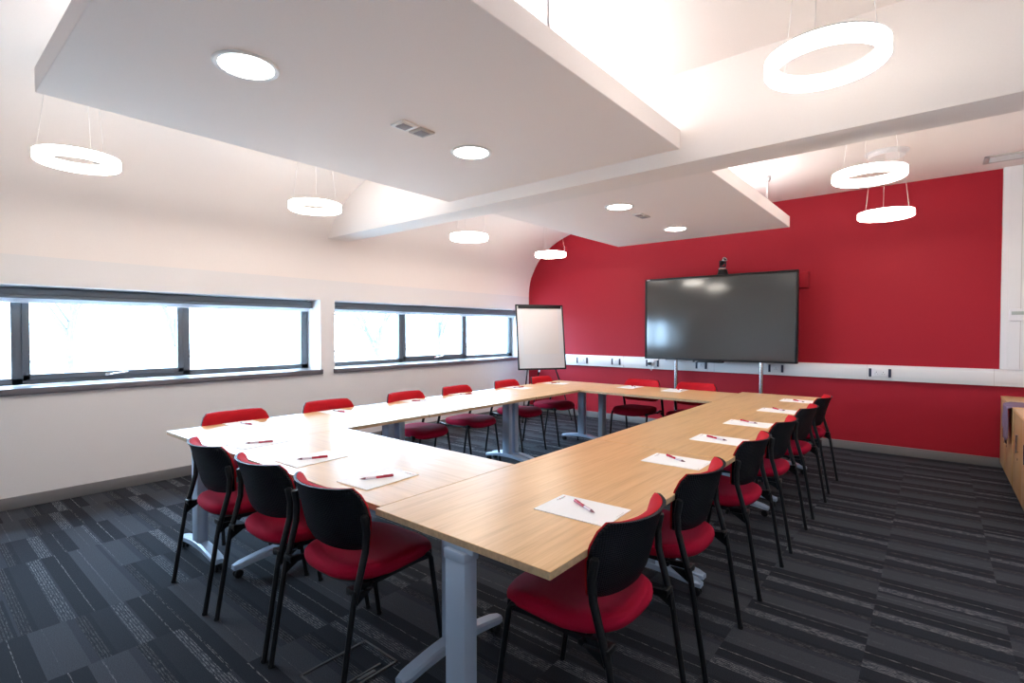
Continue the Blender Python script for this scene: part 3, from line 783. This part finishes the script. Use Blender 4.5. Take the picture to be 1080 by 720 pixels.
t = empty('thermostat', (0.632, YB - 0.062, 1.56))
b = B(); box(b, -0.062, 0.062, -0.026, 0.0, -0.062, 0.060, 0.010, 3); obj('thermostat_case', b, M_socket, t)
b = B(); box(b, -0.046, 0.044, -0.028, -0.024, 0.0, 0.034, 0.002); obj('thermostat_display', b, plain('grey_lcd', (0.42, 0.47, 0.44), 0.3, nscale=30, nstr=0.01), t)
tag(t, 'small white thermostat on the vertical trunking at the right edge', 'thermostat')

# ------------------------------------------------------------------ flipchart easel
t = empty('flipchart_easel', (-4.805, 6.575, 0), math.radians(39.5 + 17))
# local frame: board faces -y
tilt = math.radians(9); BM = Matrix.Translation((0, -0.02, 0.80)) @ Matrix.Rotation(-tilt, 4, 'X')
wv, hv = 0.392, 1.02
b = B(); box(b, -wv, wv, -0.004, 0.014, 0, hv, 0.002, M=BM); obj('board', b, M_board, t)
b = B()
for (a0, a1, c0, c1) in ((-wv - 0.012, -wv + 0.010, -0.012, hv + 0.012), (wv - 0.010, wv + 0.012, -0.012, hv + 0.012), (-wv - 0.012, wv + 0.012, -0.014, 0.012), (-wv - 0.012, wv + 0.012, hv - 0.012, hv + 0.012)):
    box(b, a0, a1, -0.014, 0.020, c0, c1, 0.006, M=BM)
obj('board_frame', b, M_blackp, t)
b = B(); box(b, -wv + 0.03, wv - 0.03, -0.032, -0.004, hv - 0.052, hv - 0.010, 0.006, M=BM); obj('paper_clamp', b, M_blackp, t)
b = B(); box(b, -0.30, 0.30, -0.012, -0.005, 0.235, hv - 0.03, 0.001, M=BM); obj('paper_block', b, M_flip, t)
b = B(); box(b, -0.22, 0.22, -0.045, 0.0, -0.014, 0.0, 0.004, M=BM); obj('pen_ledge', b, M_blackp, t)
for s in (-1, 1):
    b = B(); tube(b, [(s * 0.22, 0.05, 0.86), (s * 0.33, -0.12, 0.40), (s * 0.40, -0.24, 0.02)], [0.012, 0.010, 0.010], 10); lathe(b, [(0, 0), (0.016, 0), (0.014, 0.03), (0.010, 0.035)], 10, (s * 0.40, -0.24, 0.0)); obj('leg', b, M_tube, t)
    b = B(); tube(b, [(s * 0.235, 0.022, 0.79), (s * 0.222, 0.042, 0.835)], 0.016, 10); obj('leg_collar', b, M_lampw, t)
b = B(); tube(b, [(0, 0.08, 0.90), (0, 0.28, 0.45), (0, 0.48, 0.02)], [0.012, 0.010, 0.010], 10); lathe(b, [(0, 0), (0.016, 0), (0.014, 0.03), (0.010, 0.035)], 10, (0, 0.48, 0.0)); obj('leg', b, M_tube, t)
b = B(); tube(b, [(0, 0.13, 0.74), (0, 0.11, 0.80)], 0.016, 10); obj('leg_collar', b, M_lampw, t)
b = B(); tube(b, [(-0.22, 0.05, 0.86), (0.22, 0.05, 0.86)], 0.010, 8); tube(b, [(0, 0.05, 0.86), (0, 0.16, 1.4)], 0.010, 8); tube(b, [(0, 0.16, 1.4), (0, 0.08, 0.90)], 0.008, 8); obj('back_brace', b, M_tube, t)
tag(t, 'flipchart easel with black framed whiteboard and blank paper in the far corner', 'flipchart')

# ------------------------------------------------------------------ cabinets and cloth at right
def cabinet(y0, y1, hy, z0h, z1h, h, label):
    t = empty('storage_cabinet', (0.757, (y0 + y1) / 2, 0)); cy = (y0 + y1) / 2; x0, x1 = 0.55 - 0.765, 0.985 - 0.765
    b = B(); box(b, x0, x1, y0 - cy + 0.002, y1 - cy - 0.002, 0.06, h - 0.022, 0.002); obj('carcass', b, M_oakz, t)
    b = B(); box(b, x0 + 0.03, x1, y0 - cy + 0.02, y1 - cy - 0.02, 0.0, 0.06); obj('plinth', b, M_dark, t)
    b = B(); box(b, x0 - 0.02, x1, y0 - cy, y1 - cy, h - 0.022, h, 0.002); obj('cabinet_top', b, M_oaky, t)
    mid = (y0 + y1) / 2
    for (d0, d1, near) in ((y0, mid, 0), (mid, y1, 1)):
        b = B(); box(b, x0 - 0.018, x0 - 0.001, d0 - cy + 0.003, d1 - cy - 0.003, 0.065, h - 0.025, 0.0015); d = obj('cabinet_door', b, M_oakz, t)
        Y = (mid + 0.06 if near else mid - 0.06) - cy
        if abs(hy - 99) > 1: Y = (hy if near == (hy > mid) else 2 * mid - hy) - cy
        b = B(); zc = (z0h + z1h) / 2
        tube(b, [(x0 - 0.018, Y, z0h + 0.01), (x0 - 0.027, Y, z0h), (x0 - 0.027, Y, z1h), (x0 - 0.018, Y, z1h - 0.01)], 0.007, 8); obj('door_handle', b, M_chrome, d)
        b = B(); lathe(b, [(0.0, 0.0), (0.010, 0.0), (0.010, 0.006), (0.0, 0.008)], 14, M=Matrix.Translation((x0 - 0.018, Y, z0h - 0.05)) @ Matrix.Rotation(-PI / 2, 4, 'Y')); obj('lock', b, M_chrome, d)
    tag(t, label, 'cabinet', 'oak storage cabinets at the right wall')
cabinet(6.10, 7.17, 6.74, 0.39, 0.57, 0.742, 'oak storage cabinet against the red wall at right, a cloth over its near end')
cabinet(4.95, 6.06, 5.74, 0.42, 0.565, 0.742, 'oak storage cabinet nearest the camera at the right edge, silver handle and lock')
b = B(); nx, ny = 30, 16; Vs = []
for i in range(nx + 1):
    row = []
    for j in range(ny + 1):
        yy = 6.15 + 0.36 * j / ny; s = i / nx * 0.85
        top_len = 0.42; hang = 0.34 - 0.26 * abs(j / ny - 0.25) ** 1.0
        d = s / 0.85 * (top_len + hang)
        if d < top_len: x = 0.95 - d; z = 0.747 + 0.003 * math.sin(yy * 60) * (d / top_len)
        else:
            e = d - top_len; x = 0.515 - 0.018 - 0.010 * math.sin(yy * 55) * min(1, e * 8) - 0.006; z = 0.745 - e
        row.append(b.verts.new((x - 0.75, yy - 6.33, z - 0.745)))
    Vs.append(row)
for i in range(nx):
    for j in range(ny): b.faces.new((Vs[i][j], Vs[i + 1][j], Vs[i + 1][j + 1], Vs[i][j + 1]))
cl = obj('draped_cloth', b, M_purple, loc=(0.75, 6.33, 0.745), ang=80)
sm = cl.modifiers.new('thickness', 'SOLIDIFY'); sm.thickness = 0.003; sm.offset = 1
tag(cl, 'purple grey cloth draped over the front edge of the oak cabinet', 'cloth')

# ------------------------------------------------------------------ floor outlet box
t = empty('floor_outlet', (-1.855, 1.19, 0)); b = B()
w, l = 0.118, 0.158
for (a0, a1, c0, c1) in ((-w, w, -l, -l + 0.012), (-w, w, l - 0.012, l), (-w, -w + 0.012, -l, l), (w - 0.012, w, -l, l)): box(b, a0, a1, c0, c1, 0.0, 0.004, 0.001)
box(b, w - 0.05, w - 0.040, -0.10, 0.10, 0.0, 0.0045, 0.001); box(b, w - 0.036, w - 0.016, -0.02, 0.06, 0.0, 0.004, 0.001)
obj('lid_frame', b, plain('grey_floor_box_plastic', (0.045, 0.042, 0.046), 0.5, nscale=50, nstr=0.02), t)
b = B(); box(b, w - 0.034, w - 0.020, -0.12, -0.085, 0.0, 0.0045, 0.001); obj('lid_catch', b, M_blackp, t)
tag(t, 'flush floor outlet lid in the carpet beside the camera-side chair', 'floor box')

# ------------------------------------------------------------------ outside the windows
b = B(); box(b, -60, XL - 0.45, -40, 60, -0.9, -0.6); struct('ground', b, M_ground)
def tree(x, y, h, seed, label):
    rnd = random.Random(seed); b = B()
    def grow(p, d, L, r, lv):
        q = p + d * L; m = p + d * L * 0.5 + Vector((rnd.uniform(-1, 1), rnd.uniform(-1, 1), 0)) * L * 0.05
        tube(b, [p, m, q], [r, r * 0.85, r * 0.68], 6 if lv < 2 else 4)
        if lv >= 5: return
        for k in range(3 if lv else 4):
            nd = (d + Vector((rnd.uniform(-1, 1), rnd.uniform(-1, 1), rnd.uniform(-0.2, 0.7))) * 0.75).normalized()
            grow(p + d * L * rnd.uniform(0.55, 1.0), nd, L * rnd.uniform(0.6, 0.78), r * 0.58, lv + 1)
    grow(Vector((0, 0, 0)), Vector((0.02, 0.03, 1)).normalized(), h * 0.34, h * 0.016, 0)
    o = obj('bare_tree', b, M_bark, loc=(x, y, -0.6), ang=60); tag(o, label, 'tree', 'bare trees outside')
tree(-15.5, 2.6, 6.5, 3, 'pale bare tree seen through the middle pane of the left window')
tree(-17.0, 5.2, 7.0, 8, 'pale bare tree seen at the right side of the left window, middle pane')
tree(-13.0, 9.3, 6.0, 5, 'pale bare tree seen through the left pane of the far window')
tree(-16.0, 14.5, 7.0, 12, 'pale bare tree seen through the middle pane of the far window')
t = empty('garden_fence', (-20, 10, -0.6))
for k in range(12):
    b = B(); box(b, -0.05, 0.05, -16 + k * 3.0, -15.9 + k * 3.0, 0, 1.3, 0.01); obj('fence_post', b, M_post, t)
b = B(); box(b, -0.03, 0.03, -16, 17.2, 1.08, 1.16, 0.01); box(b, -0.03, 0.03, -16, 17.2, 0.5, 0.58, 0.01); obj('fence_rail', b, M_post, t)
tag(t, 'low pale post and rail fence outside the windows', 'fence')
